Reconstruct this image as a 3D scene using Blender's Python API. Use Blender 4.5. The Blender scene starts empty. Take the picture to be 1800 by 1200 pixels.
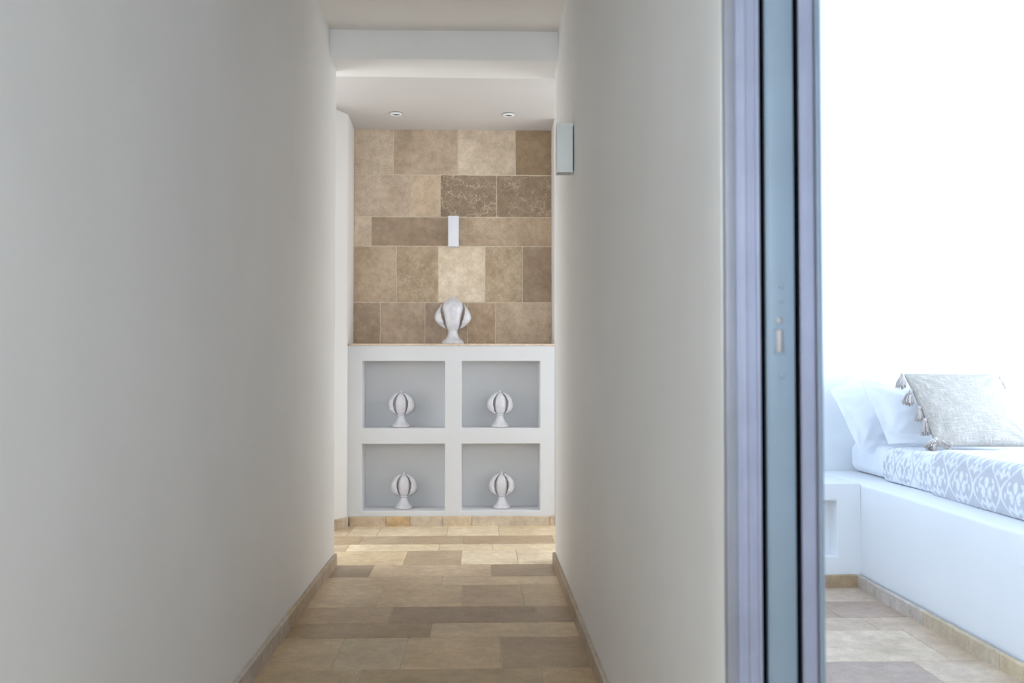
import bpy, bmesh, math, random
from mathutils import Vector, Matrix, noise
random.seed(7)
C = bpy.context.scene.collection
S = bpy.context.scene

# ------------------------------------------------------------------ camera
F_PX, CAM_H = 1750.0, 1.04
pitch = math.atan(49 / F_PX)
yaw = math.atan(57 / F_PX * math.cos(pitch))
cam = bpy.data.cameras.new('camera')
cam.sensor_width = 36; cam.lens = F_PX / 1800 * 36
cam.clip_start = 0.05
cam.dof.use_dof = True; cam.dof.focus_distance = 6.3; cam.dof.aperture_fstop = 4.2
co = bpy.data.objects.new('camera', cam); C.objects.link(co)
co.location = (0, 0, CAM_H)
co.rotation_euler = (math.pi / 2 + pitch, 0, -yaw)
S.camera = co

# ------------------------------------------------------------------ view, world, daylight
S.view_settings.view_transform = 'Standard'; S.view_settings.look = 'None'
S.view_settings.exposure = 0.07; S.view_settings.gamma = 1.0
S.view_settings.use_curve_mapping = False
S.cycles.max_bounces = 10; S.cycles.diffuse_bounces = 8; S.cycles.glossy_bounces = 3
S.cycles.use_adaptive_sampling = True; S.cycles.adaptive_threshold = 0.06
S.cycles.sample_clamp_indirect = 6.0
w = bpy.data.worlds.new('sky'); S.world = w; w.use_nodes = True
w.node_tree.nodes['Background'].inputs[0].default_value = (0.62, 0.78, 1.0, 1)
w.node_tree.nodes['Background'].inputs[1].default_value = 0.35

def area(name, loc, aim, sx, sy, power, col, spread=180):
    l = bpy.data.lights.new(name, 'AREA'); l.shape = 'RECTANGLE'
    l.size = sx; l.size_y = sy; l.energy = power; l.color = col
    l.spread = math.radians(spread)
    o = bpy.data.objects.new(name, l); C.objects.link(o); o.location = loc
    o.rotation_euler = (Vector(aim) - Vector(loc)).to_track_quat('-Z', 'Y').to_euler()
    return o
COOL = (0.70, 0.84, 1.0)
area('daylight_bedroom_side', (4.75, 3.2, 1.25), (0, 3.2, 1.25), 2.8, 1.9, 305, (0.63, 0.80, 1.0))
area('daylight_bedroom_front', (2.4, -1.75, 1.4), (2.4, 5, 1.4), 2.2, 1.9, 46, (0.55, 0.68, 1.0))
area('daylight_hall_back', (-0.2, -2.72, 1.95), (-0.2, 0, 2.25), 0.8, 1.25, 84, (0.80, 0.91, 1.0))
area('daylight_passage_left', (-1.95, 5.87, 1.35), (0, 5.87, 1.35), 0.96, 2.1, 25, (0.94, 0.97, 1.0))
area('daylight_passage_right', (1.55, 6.07, 1.35), (0, 6.07, 1.35), 1.1, 2.1, 26, (0.93, 0.97, 1.0))

# ------------------------------------------------------------------ helpers
def lin(c):
    c = c / 255.0
    return c / 12.92 if c <= 0.04045 else ((c + 0.055) / 1.055) ** 2.4
def rgb(r, g, b): return (lin(r), lin(g), lin(b), 1.0)

def link(name, me, parent=None):
    o = bpy.data.objects.new(name, me); C.objects.link(o)
    if parent is not None: o.parent = parent
    return o
def finish(name, bm, mat, parent=None, smooth=True, angle=35):
    me = bpy.data.meshes.new(name); bm.normal_update(); bm.to_mesh(me); bm.free()
    if smooth:
        for p in me.polygons: p.use_smooth = True
        me.set_sharp_from_angle(angle=math.radians(angle))
    for m in (mat if isinstance(mat, (list, tuple)) else [mat]): me.materials.append(m)
    return link(name, me, parent)
def empty(name, loc):
    o = bpy.data.objects.new(name, None); C.objects.link(o); o.location = loc
    o.empty_display_size = 0.05
    return o
def tag(o, label, cat, group=None):
    o['label'] = label; o['category'] = cat
    if group: o['group'] = group
    return o
def struct(o, label=None):
    o['kind'] = 'structure'
    if label: o['label'] = label
    return o

def box(bm, x0, x1, y0, y1, z0, z1, bevel=0.0, seg=2, mi=0):
    r = bmesh.ops.create_cube(bm, size=1.0)
    vs = r['verts']
    bmesh.ops.scale(bm, vec=(x1 - x0, y1 - y0, z1 - z0), verts=vs)
    bmesh.ops.translate(bm, vec=((x0 + x1) / 2, (y0 + y1) / 2, (z0 + z1) / 2), verts=vs)
    fs = list({f for v in vs for f in v.link_faces})
    for f in fs: f.material_index = mi
    if bevel > 0:
        es = list({e for v in vs for e in v.link_edges})
        bmesh.ops.bevel(bm, geom=es, offset=bevel, segments=seg, profile=0.5, affect='EDGES', clamp_overlap=True)

def wavy_box(x0, x1, y0, y1, z0, z1, bevel=0.012, step=0.14, amp=0.0035):
    """a hand-plastered block: rounded arrises and gently uneven faces"""
    bm = bmesh.new(); box(bm, x0, x1, y0, y1, z0, z1, bevel, 3)
    for ax, (a, b) in enumerate(((x0, x1), (y0, y1), (z0, z1))):
        n = int((b - a) / step)
        for i in range(1, n):
            co_ = Vector((0, 0, 0)); co_[ax] = a + (b - a) * i / n
            no = Vector((0, 0, 0)); no[ax] = 1
            bmesh.ops.bisect_plane(bm, geom=bm.verts[:] + bm.edges[:] + bm.faces[:], plane_co=co_, plane_no=no, dist=1e-4)
    for v in bm.verts:
        n = noise.noise_vector(v.co * 1.7) * amp + noise.noise_vector(v.co * 5.1 + Vector((9, 3, 1))) * amp * 0.35
        v.co += n
    return bm

def lathe(bm, prof, seg=40, cx=0, cy=0, mi=0):
    rings = []
    for r, z in prof:
        if r < 1e-5: rings.append([bm.verts.new((cx, cy, z))])
        else: rings.append([bm.verts.new((cx + r * math.cos(2 * math.pi * i / seg), cy + r * math.sin(2 * math.pi * i / seg), z)) for i in range(seg)])
    for a, b in zip(rings, rings[1:]):
        for i in range(seg):
            j = (i + 1) % seg
            if len(a) == 1 and len(b) == 1: continue
            if len(a) == 1: f = bm.faces.new((a[0], b[i], b[j]))
            elif len(b) == 1: f = bm.faces.new((a[i], a[j], b[0]))
            else: f = bm.faces.new((a[i], a[j], b[j], b[i]))
            f.material_index = mi
    bmesh.ops.recalc_face_normals(bm, faces=bm.faces[:])

def spline(pts, n):
    """Catmull-Rom through (a,b) pairs"""
    out = []
    P = [pts[0]] + list(pts) + [pts[-1]]
    for i in range(1, len(P) - 2):
        for k in range(n):
            t = k / n
            out.append(tuple(0.5 * (2 * P[i][d] + (P[i + 1][d] - P[i - 1][d]) * t + (2 * P[i - 1][d] - 5 * P[i][d] + 4 * P[i + 1][d] - P[i + 2][d]) * t * t + (3 * P[i][d] - P[i - 1][d] - 3 * P[i + 1][d] + P[i + 2][d]) * t ** 3) for d in range(2)))
    out.append(tuple(pts[-1])); return out
def lerp_tab(tab, x):
    if x <= tab[0][0]: return tab[0][1]
    for (a, p), (b, q) in zip(tab, tab[1:]):
        if x <= b:
            t = (x - a) / (b - a); return p + (q - p) * t
    return tab[-1][1]

# ------------------------------------------------------------------ materials
def new_mat(name):
    m = bpy.data.materials.new(name); m.use_nodes = True
    nt = m.node_tree; return m, nt, nt.nodes['Principled BSDF']
def nd(nt, kind, **kw):
    n = nt.nodes.new(kind)
    for k, v in kw.items():
        if k.startswith('i_'): n.inputs[k[2:].replace('_', ' ')].default_value = v
        else: setattr(n, k, v)
    return n
def tex_noise(nt, vec, scale, detail=4, rough=0.55):
    n = nd(nt, 'ShaderNodeTexNoise'); n.inputs['Scale'].default_value = scale
    n.inputs['Detail'].default_value = detail; n.inputs['Roughness'].default_value = rough
    nt.links.new(vec, n.inputs['Vector']); return n.outputs['Fac']
def ramp(nt, fac, stops):
    r = nd(nt, 'ShaderNodeValToRGB'); nt.links.new(fac, r.inputs['Fac'])
    els = r.color_ramp.elements
    while len(els) < len(stops): els.new(0.5)
    for e, (p, c) in zip(els, stops): e.position = p; e.color = c if len(c) == 4 else (*c, 1)
    return r.outputs['Color']
def mix(nt, a, b, fac, mode='MIX'):
    m = nd(nt, 'ShaderNodeMix'); m.data_type = 'RGBA'; m.blend_type = mode
    for s, v in ((m.inputs[6], a), (m.inputs[7], b)):
        if hasattr(v, 'is_linked') or hasattr(v, 'links'): nt.links.new(v, s)
        else: s.default_value = v
    if hasattr(fac, 'links'): nt.links.new(fac, m.inputs[0])
    else: m.inputs[0].default_value = fac
    return m.outputs[2]
def bump(nt, h, strength, dist, b):
    n = nd(nt, 'ShaderNodeBump'); n.inputs['Strength'].default_value = strength; n.inputs['Distance'].default_value = dist
    nt.links.new(h, n.inputs['Height']); nt.links.new(n.outputs['Normal'], b.inputs['Normal'])
def g(v): return (v, v, v, 1)

def plaster(name, col, rough=0.62, tone=0.03, bs=0.35):
    m, nt, b = new_mat(name)
    tc = nd(nt, 'ShaderNodeTexCoord').outputs['Object']
    n1 = tex_noise(nt, tc, 1.3, 5); n2 = tex_noise(nt, tc, 38, 4, 0.6)
    c = mix(nt, col, tuple(x * (1 - tone * 2) for x in col[:3]) + (1,), ramp(nt, n1, [(0.35, g(0)), (0.7, g(1))]))
    nt.links.new(c, b.inputs['Base Color']); b.inputs['Roughness'].default_value = rough
    h = nd(nt, 'ShaderNodeMath'); h.operation = 'MULTIPLY_ADD'; nt.links.new(n1, h.inputs[0]); h.inputs[1].default_value = 6; nt.links.new(n2, h.inputs[2])
    bump(nt, h.outputs[0], bs, 0.0012, b)
    return m
M_PLASTER = plaster('white_lime_plaster', (0.795, 0.79, 0.78, 1), 0.55)
M_PLASTER_BED = plaster('bedroom_white_plaster', (0.80, 0.81, 0.82, 1), 0.7)
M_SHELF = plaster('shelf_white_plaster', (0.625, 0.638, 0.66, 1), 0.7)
M_CEIL = plaster('ceiling_plaster', (0.80, 0.775, 0.75, 1), 0.8)
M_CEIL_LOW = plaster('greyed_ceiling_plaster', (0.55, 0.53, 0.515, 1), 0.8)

def stone(name, rough=0.6, gloss_var=0.1, bumps=0.6, gain=(1.55, 1.55, 1.62)):
    """limestone slabs: 'tint' holds each slab's own colour, 'kind' = (offset, veins, specks)"""
    m, nt, b = new_mat(name)
    tc = nd(nt, 'ShaderNodeTexCoord').outputs['Object']
    tint = nd(nt, 'ShaderNodeVertexColor', layer_name='tint').outputs['Color']
    tint = mix(nt, tint, (*gain, 1), 1.0, 'MULTIPLY')
    kd = nd(nt, 'ShaderNodeVertexColor', layer_name='kind').outputs['Color']
    sp = nd(nt, 'ShaderNodeSeparateColor'); nt.links.new(kd, sp.inputs[0])
    off = nd(nt, 'ShaderNodeVectorMath'); off.operation = 'MULTIPLY_ADD'
    cb = nd(nt, 'ShaderNodeCombineXYZ')
    for i in range(3): nt.links.new(sp.outputs[0], cb.inputs[i])
    nt.links.new(cb.outputs[0], off.inputs[0]); off.inputs[1].default_value = (37, 53, 71); nt.links.new(tc, off.inputs[2])
    v = off.outputs[0]
    big = tex_noise(nt, v, 5, 6, 0.6); mid = tex_noise(nt, v, 22, 6, 0.65); fine = tex_noise(nt, v, 160, 3, 0.7)
    c = mix(nt, tint, ramp(nt, big, [(0.3, g(0.55)), (0.7, g(1.0))]), 0.6, 'MULTIPLY')
    c = mix(nt, c, ramp(nt, big, [(0.3, (1.0, 0.84, 0.62, 1)), (0.6, g(1.0))]), 0.28, 'MULTIPLY')
    c = mix(nt, c, ramp(nt, mid, [(0.32, g(0.55)), (0.64, g(1.0))]), 0.55, 'MULTIPLY')
    c = mix(nt, c, ramp(nt, fine, [(0.35, g(0.6)), (0.62, g(1.0))]), 0.5, 'MULTIPLY')
    # pale calcite veins and worn flecks
    wv = nd(nt, 'ShaderNodeTexNoise'); wv.inputs['Scale'].default_value = 6; wv.inputs['Detail'].default_value = 8; wv.inputs['Roughness'].default_value = 0.62
    nt.links.new(v, wv.inputs['Vector'])
    wa = nd(nt, 'ShaderNodeMath'); wa.operation = 'SUBTRACT'; nt.links.new(wv.outputs['Fac'], wa.inputs[0]); wa.inputs[1].default_value = 0.5
    wb = nd(nt, 'ShaderNodeMath'); wb.operation = 'ABSOLUTE'; nt.links.new(wa.outputs[0], wb.inputs[0])
    vein = ramp(nt, wb.outputs[0], [(0.0, g(.8)), (0.011, g(0))])
    vm = nd(nt, 'ShaderNodeMath'); vm.operation = 'MULTIPLY'; nt.links.new(vein, vm.inputs[0]); nt.links.new(sp.outputs[1], vm.inputs[1])
    c = mix(nt, c, rgb(214, 200, 178), vm.outputs[0])
    fl = ramp(nt, tex_noise(nt, v, 75, 6, 0.8), [(0.50, g(0)), (0.64, g(0.75))])
    fl = mix(nt, g(0), fl, ramp(nt, tex_noise(nt, v, 11, 5, 0.7), [(0.40, g(0.15)), (0.60, g(1))]))
    fm = nd(nt, 'ShaderNodeMath'); fm.operation = 'MULTIPLY'; nt.links.new(fl, fm.inputs[0]); nt.links.new(sp.outputs[1], fm.inputs[1])
    c = mix(nt, c, rgb(205, 190, 168), fm.outputs[0])
    # dark specks and pits
    vo = nd(nt, 'ShaderNodeTexVoronoi'); vo.inputs['Scale'].default_value = 55; nt.links.new(v, vo.inputs['Vector'])
    pit = ramp(nt, vo.outputs['Distance'], [(0.0, g(1)), (0.14, g(0))])
    gate = ramp(nt, tex_noise(nt, v, 30, 2), [(0.52, g(0)), (0.58, g(1))])
    p1 = nd(nt, 'ShaderNodeMath'); p1.operation = 'MULTIPLY'; nt.links.new(pit, p1.inputs[0]); nt.links.new(gate, p1.inputs[1])
    p2 = nd(nt, 'ShaderNodeMath'); p2.operation = 'MULTIPLY'; nt.links.new(p1.outputs[0], p2.inputs[0]); nt.links.new(sp.outputs[2], p2.inputs[1])
    c = mix(nt, c, rgb(96, 78, 58), p2.outputs[0])
    nt.links.new(c, b.inputs['Base Color'])
    r = nd(nt, 'ShaderNodeMapRange'); nt.links.new(mid, r.inputs[0]); r.inputs[3].default_value = rough - gloss_var; r.inputs[4].default_value = rough + gloss_var
    nt.links.new(r.outputs[0], b.inputs['Roughness'])
    bump(nt, mid, bumps, 0.0012, b)
    return m
M_FLOOR = stone('honed_limestone_floor', 0.42, 0.08, 0.35, (1.90, 1.80, 1.62))
M_STONE = stone('limestone_wall_blocks', 0.75)
M_BASE = stone('limestone_skirting', 0.6)

def plain(name, col, rough=0.5, metal=0.0, spec=None):
    m, nt, b = new_mat(name)
    tc = nd(nt, 'ShaderNodeTexCoord').outputs['Object']
    n = tex_noise(nt, tc, 30, 4)
    nt.links.new(mix(nt, col, tuple(x * 0.92 for x in col[:3]) + (1,), n), b.inputs['Base Color'])
    b.inputs['Roughness'].default_value = rough; b.inputs['Metallic'].default_value = metal
    if spec is not None: b.inputs['Specular IOR Level'].default_value = spec
    return m
M_GROUT = plain('lime_grout', rgb(214, 202, 180), 0.9)
M_GLAZE, nt, b = new_mat('white_tin_glaze')
tc = nd(nt, 'ShaderNodeTexCoord').outputs['Object']
nt.links.new(mix(nt, (0.64, 0.64, 0.68, 1), (0.52, 0.51, 0.55, 1), ramp(nt, tex_noise(nt, tc, 26, 5), [(0.45, g(0)), (0.8, g(1))])), b.inputs['Base Color'])
b.inputs['Roughness'].default_value = 0.28; b.inputs['Coat Weight'].default_value = 0.25; b.inputs['Coat Roughness'].default_value = 0.15
bump(nt, tex_noise(nt, tc, 60, 3), 0.2, 0.001, b)
M_CLAY = plain('bare_terracotta', rgb(176, 112, 84), 0.85)
M_LAMP = plain('white_painted_metal', (0.80, 0.83, 0.83, 1), 0.45)
M_LAMP_GYPSUM = plain('white_gypsum', (0.76, 0.77, 0.83, 1), 0.6)
M_DARK = plain('seam_shadow_dark', (0.03, 0.03, 0.035, 1), 0.6)
M_LENS = plain('frosted_diffuser', (0.55, 0.50, 0.42, 1), 0.3)
M_CHROME = plain('brushed_lamp_cup', (0.25, 0.26, 0.27, 1), 0.35, 0.8)
M_GAP_SHADE = plain('black_gap_shade', (0.002, 0.002, 0.003, 1), 1.0, 0, 0.0)  # near-black colour standing in for the shade inside the door pocket

def metal_paint(name, col, streak=0.2):
    m, nt, b = new_mat(name)
    tc = nd(nt, 'ShaderNodeTexCoord').outputs['Object']
    mp = nd(nt, 'ShaderNodeMapping'); mp.inputs['Scale'].default_value = (90, 90, 2.2); nt.links.new(tc, mp.inputs[0])
    n = tex_noise(nt, mp.outputs[0], 1.0, 3); n2 = tex_noise(nt, tc, 9, 4)
    c = mix(nt, col, tuple(x * (1 - streak) for x in col[:3]) + (1,), n)
    c = mix(nt, c, tuple(x * (1 - streak) for x in col[:3]) + (1,), ramp(nt, n2, [(0.4, g(0)), (0.7, g(1))]))
    nt.links.new(c, b.inputs['Base Color']); b.inputs['Roughness'].default_value = 0.45; b.inputs['Metallic'].default_value = 0.15
    return m
M_JAMB = metal_paint('lilac_grey_lacquered_jamb', rgb(156, 159, 176))
M_JAMB_GREY = metal_paint('grey_edge_of_jamb', rgb(138, 138, 144))
M_JAMB_LINE = metal_paint('brown_grey_seal_strip', rgb(118, 110, 116))
M_LEAF = metal_paint('blue_grey_door_edge', rgb(131, 146, 156), 0.12)
M_LATCH = plain('worn_brass_latch', rgb(176, 170, 164), 0.5)

def cloth(name, col, sc=220, bs=0.3, var=0.06, sheen=0.2, attr=None):
    m, nt, b = new_mat(name)
    tc = nd(nt, 'ShaderNodeTexCoord').outputs['Object']
    base = col
    if attr: base = nd(nt, 'ShaderNodeVertexColor', layer_name=attr).outputs['Color']
    n = tex_noise(nt, tc, 14, 4)
    c = mix(nt, base, g(1 - var * 2), n, 'MULTIPLY')
    nt.links.new(c, b.inputs['Base Color']); b.inputs['Roughness'].default_value = 0.9
    b.inputs['Sheen Weight'].default_value = sheen; b.inputs['Specular IOR Level'].default_value = 0.2
    bump(nt, tex_noise(nt, tc, sc, 3), bs, 0.0008, b)
    return m
M_SHEET = cloth('white_cotton', (0.82, 0.83, 0.86, 1))
M_SPREAD = cloth('printed_cotton', (0.8, 0.8, 0.8, 1), attr='print')
M_TASSEL = cloth('natural_yarn', rgb(206, 196, 188), 300, 0.5, 0.1)

# slubby open weave
M_WEAVE, nt, b = new_mat('slub_linen_weave')
uv = nd(nt, 'ShaderNodeTexCoord').outputs['UV']
def threads(sx, sy):
    mp = nd(nt, 'ShaderNodeMapping'); mp.inputs['Scale'].default_value = (sx, sy, 1); nt.links.new(uv, mp.inputs[0])
    return tex_noise(nt, mp.outputs[0], 1.0, 3, 0.6)
ta, tb = threads(110, 9), threads(9, 110)
mx = nd(nt, 'ShaderNodeMath'); mx.operation = 'MAXIMUM'; nt.links.new(ta, mx.inputs[0]); nt.links.new(tb, mx.inputs[1])
c = ramp(nt, mx.outputs[0], [(0.42, rgb(176, 166, 154)), (0.58, rgb(194, 186, 176)), (0.72, rgb(224, 219, 213))])
nt.links.new(c, b.inputs['Base Color']); b.inputs['Roughness'].default_value = 0.95; b.inputs['Specular IOR Level'].default_value = 0.1
bump(nt, mx.outputs[0], 0.8, 0.002, b)

# ------------------------------------------------------------------ stone slabs
def slabs(tiles, mapf, bm=None, gap=0.0022, rel=0.002, jit=0.0008, step=0.03, layers=None):
    """tiles: (u0,u1,v0,v1,colour,veins,specks); mapf(u,v,h) -> world; each slab is raised h over the grout bed"""
    bm = bm or bmesh.new()
    lt = bm.loops.layers.float_color.get('tint') or bm.loops.layers.float_color.new('tint')
    lk = bm.loops.layers.float_color.get('kind') or bm.loops.layers.float_color.new('kind')
    for (u0, u1, v0, v1, col, ve, spk) in tiles:
        u0 += gap / 2; u1 -= gap / 2; v0 += gap / 2; v1 -= gap / 2
        def edge(a, b_):
            L = math.dist(a, b_); n = max(2, int(L / step)); o = []
            for i in range(n):
                t = i / n
                j = 0 if i == 0 else random.uniform(-jit, jit)
                dx, dy = (b_[0] - a[0]) / L, (b_[1] - a[1]) / L
                o.append((a[0] + (b_[0] - a[0]) * t - dy * j, a[1] + (b_[1] - a[1]) * t + dx * j))
            return o
        r = 0.004
        cs = [(u0 + r, v0), (u1 - r, v0), (u1, v0 + r), (u1, v1 - r), (u1 - r, v1), (u0 + r, v1), (u0, v1 - r), (u0, v0 + r)]
        ring = []
        for i in range(8): ring += edge(cs[i], cs[(i + 1) % 8]) if i % 2 == 0 else [cs[i]]
        cu, cv = (u0 + u1) / 2, (v0 + v1) / 2
        def ins(p, d):
            return (p[0] + (d if p[0] < cu else -d) * (abs(p[0] - cu) > (u1 - u0) / 2 - 0.01), p[1] + (d if p[1] < cv else -d) * (abs(p[1] - cv) > (v1 - v0) / 2 - 0.01))
        low = [bm.verts.new(mapf(p[0], p[1], -0.004)) for p in ring]
        mid_ = [bm.verts.new(mapf(p[0], p[1], rel * 0.4)) for p in ring]
        top = [bm.verts.new(mapf(*ins(p, 0.0012), rel)) for p in ring]
        fs = [bm.faces.new(top)]
        n = len(ring)
        for A, B in ((low, mid_), (mid_, top)):
            for i in range(n): fs.append(bm.faces.new((A[i], A[(i + 1) % n], B[(i + 1) % n], B[i])))
        sd = random.random()
        for f in fs:
            for l in f.loops: l[lt] = rgb(*col); l[lk] = (sd, ve, spk, 1)
    return bm

# floor courses: y0, y1, joints (x), colours in between; the corridor joints are the ones seen, others invented
cols = [(176, 160, 136), (186, 171, 148), (168, 150, 126), (190, 176, 156), (160, 142, 118), (180, 166, 146), (172, 158, 138)]
X0, X1 = -3.4, 4.9
COURSES = [
    (3.50, 3.10, [-1.15, -.41, .215, .78], [(160,144,118), (152,136,110), (163,145,118)]),
    (3.906, 3.50, [-1.05, -.517, -.274, .079, .62], [(168,152,128), (164,152,130), (176,158,132), (147,130,110)]),
    (4.127, 3.906, [-1.3, -.191, .66], [(142,124,100), (178,162,138)]),
    (4.407, 4.127, [-.98, -.375, .244, .7], [(158,140,118), (139,122,102), (147,130,110)]),
    (4.84, 4.407, [-.95, -.4545, -.08, .199, .74], [(178,163,140), (180,163,138), (168,150,128), (172,156,130)]),
    (5.04, 4.84, [-1.2, -.183, .68], [(180,165,142), (184,169,146)]),
    (5.35, 5.04, [-1.1, -.557, .062, .72], [(146,130,112), (184,167,146), (146,130,110)]),
    (5.76, 5.35, [-.407, -.101, .209, .8], [(192,177,151), (164,147,125), (200,189,170)]),
    (5.97, 5.76, [-.769, -.2355, .076, .6], [(192,178,154), (206,194,172), (196,182,160)]),
    (6.27, 5.97, [-.72, -.394, -.096, .45], [(160,145,126), (164,148,128), (160,143,120)]),
    (6.70, 6.27, [-.828, -.645, -.208, .1245, .7], [(192,180,160), (196,184,164), (200,188,168), (190,176,154)]),
]
y = 3.10
for i, h_ in enumerate((.3, .4, .2, .4, .3, .4, .2, .3, .4, .4, .3, .4, .2, .4, .3, .4, .3)):
    COURSES.append((y, y - h_, [-.9 + random.uniform(-.2, .2), -.3 + random.uniform(-.2, .2), .35], [random.choice(cols)] * 2)); y -= h_
BED = [(5.40, 4.93, []), (4.93, 4.445, [1.42]), (4.445, 4.16, [1.02]), (4.16, 3.957, [1.60]), (3.957, 3.534, [1.17, 1.69]), (3.534, 3.13, [1.545])]
BEDC = {(4.445, 4.16): [(170,152,138), (166,150,136)], (3.534, 3.13): [(160,146,134), (190,178,160)], (4.93, 4.445): [(186,174,158)] * 2,
        (4.16, 3.957): [(182,168,150), (190,176,158)], (3.957, 3.534): [(184,172,152), (192,180,160), (186,172,152)]}
y = 3.13
for h_ in (.4, .2, .3, .4, .2, .4, .3, .4, .2, .4, .4, .3, .4, .2):
    BED.append((y, y - h_, [random.uniform(.9, 1.3), random.uniform(1.6, 2.2)])); y -= h_
tiles = []
def course(yb, yf, joints, colours, xa, xb):
    js = [j for j in sorted(joints) if xa + .05 < j < xb - .05]
    k0 = js[0] if js else (xa + xb) / 2
    left = []; x = k0
    while x - .55 > xa: x -= random.uniform(.35, .65); left.append(x)
    x = js[-1] if js else k0; right = []
    while x + .55 < xb: x += random.uniform(.35, .65); right.append(x)
    return sorted(left) + js + right
for (yb, yf, js, cs_) in COURSES:
    xa, xb = (X0, X1) if yf >= 5.34 else (-.80, .486)
    ks = [xa] + (course(yb, yf, js, cs_, xa, xb) if yf >= 5.34 else sorted(j for j in js if xa + .05 < j < xb - .05)) + [xb]
    inner = sorted(js)
    for a, b_ in zip(ks, ks[1:]):
        if b_ - a < .03: continue
        c_ = random.choice(cols); m_ = (a + b_) / 2
        vis = [j for j in inner]
        # colour index: interval of the listed joints counted over the visible strip
        seen = [-9.0] + [j for j in inner if -.80 < j < .44] + [9.0]
        if -.95 < m_ < .60:
            for k in range(len(seen) - 1):
                if seen[k] <= m_ <= seen[k + 1] and cs_: c_ = cs_[min(k, len(cs_) - 1)]
        tiles.append((a, b_, yf, yb, c_, random.uniform(0, .18), random.uniform(.1, .6)))
for (yb, yf, js) in BED:
    ks = [.490] + course(yb, yf, js, [], .490, 4.6) + [4.6]
    cc = BEDC.get((yb, yf))
    for i, (a, b_) in enumerate(zip(ks, ks[1:])):
        c_ = random.choice(cols)
        if cc:
            for k, jj in enumerate([-9] + js):
                if (a + b_) / 2 > jj: c_ = cc[min(k, len(cc) - 1)]
        c_ = (c_[0] * .93, c_[1] * .915, c_[2] * .94)
        tiles.append((a, b_, yf, yb, c_, random.uniform(0, .2), random.uniform(0, .3)))
bm = slabs(tiles, lambda u, v, h_: (u, v, h_ - 0.002), gap=0.004)
fl = finish('floor', bm, M_FLOOR, smooth=False)
struct(fl, 'honed beige limestone floor in random length courses')
bm = bmesh.new(); box(bm, X0, X1, -2.9, 7.0, -0.12, -0.0032)
gr = finish('grout_bed', bm, M_GROUT, fl, smooth=False)

# ------------------------------------------------------------------ shell
CZ = 2.79          # corridor ceiling
XL, XR, XB = -.770, .405, .568
YE, YS, YW = 5.335, 6.67, 6.95
def wall(name, *a, mat=None, label=None, **k):
    return struct(finish(name, wavy_box(*a, **k), mat or M_PLASTER), label)
wall('wall_left', XL - .22, XL, -2.6, YE, -.05, 2.85, label='white plastered corridor wall, left side')
wr = wall('wall_right', XR, .465, 1.645, YE, -.05, 2.85, amp=.0025, bevel=.008, label='white plastered corridor wall hiding the sliding door')
finish('bedroom_face', wavy_box(.531, XB, 1.645, YE + .0, -.05, 2.85, amp=.001, bevel=.004), M_PLASTER_BED, wr)
bm = bmesh.new(); box(bm, .464, .532, 2.75, YE - .03, 0, 2.85); box(bm, .464, .532, 1.66, 2.76, 2.2, 2.85)
finish('core', bm, M_GAP_SHADE, wr, smooth=False)
bm = bmesh.new(); box(bm, .4645, .4655, 1.66, 2.75, 0, 2.2); box(bm, .5305, .5315, 1.66, 2.75, 0, 2.2); box(bm, .4655, .5305, 2.745, 2.75, 0, 2.2)
finish('pocket_shade', bm, M_GAP_SHADE, wr, smooth=False)  # thin black sheets paint the darkness deep in the pocket
wall('wall_hall', XR, XB, -2.6, .62, -.05, 2.85, label='white wall beside the near edge of the bedroom doorway')
wall('wall_lintel', XR, XB, .60, 1.66, 2.16, 2.85, amp=.001, label='white lintel over the bedroom doorway')
# wall behind the camera with its high opening to daylight
bk = wall('wall_back', XL - .1, -.62, -2.75, -2.6, -.05, 2.85, label='white wall behind the viewer with an opening')
for q in ((.22, XR + .05, 0, 2.85), (-.64, .24, 2.60, 2.85), (-.64, .24, -.05, 1.30)):
    finish('masonry', wavy_box(q[0], q[1], -2.75, -2.6, q[2], q[3], amp=.001), M_PLASTER, bk)
# cross passage and alcove
wall('wall_passage_left', -3.4, XL - .2, YE - .2, YE, -.05, 2.85, label='white wall along the near side of the left passage')
al = wall('wall_far', -1.05, 1.0, YW + .012, YW + .2, -.05, 2.85, label='wall behind the stone blocks and the niches')
def poly_prism(pts, z0, z1):
    bm = bmesh.new()
    lo = [bm.verts.new((p[0], p[1], z0)) for p in pts]; hi = [bm.verts.new((p[0], p[1], z1)) for p in pts]
    bm.faces.new(hi); bm.faces.new(lo[::-1])
    for i in range(len(pts)): bm.faces.new((lo[i], lo[(i + 1) % len(pts)], hi[(i + 1) % len(pts)], hi[i]))
    bmesh.ops.recalc_face_normals(bm, faces=bm.faces[:])
    es = [e for e in bm.edges if abs(e.verts[0].co.z - e.verts[1].co.z) > 1]
    bmesh.ops.bevel(bm, geom=es, offset=.018, segments=4, profile=.5, affect='EDGES')
    return bm
o = finish('wall_splay', poly_prism([(-.878, YW + .02), (-.878, YS - .03), (-1.02, 6.40), (-3.4, 6.40), (-3.4, YW + .02)], -.05, 2.85), M_PLASTER)
struct(o, 'white splayed wall end left of the niches')
o = finish('wall_return', poly_prism([(.504, YW + .02), (3.2, YW + .02), (3.2, YS), (.504, YS)], -.05, 2.85), M_PLASTER)
struct(o, 'white wall return right of the niches')
# ceilings
def ceil(name, *a, mat=None, label=None): return struct(finish(name, wavy_box(*a, bevel=.004, amp=.004, step=.2), mat or M_CEIL), label)
ceil('ceiling', XL - .2, XB - .02, -2.7, YE + .1, CZ, CZ + .1, label='corridor ceiling of pale plaster')
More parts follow.
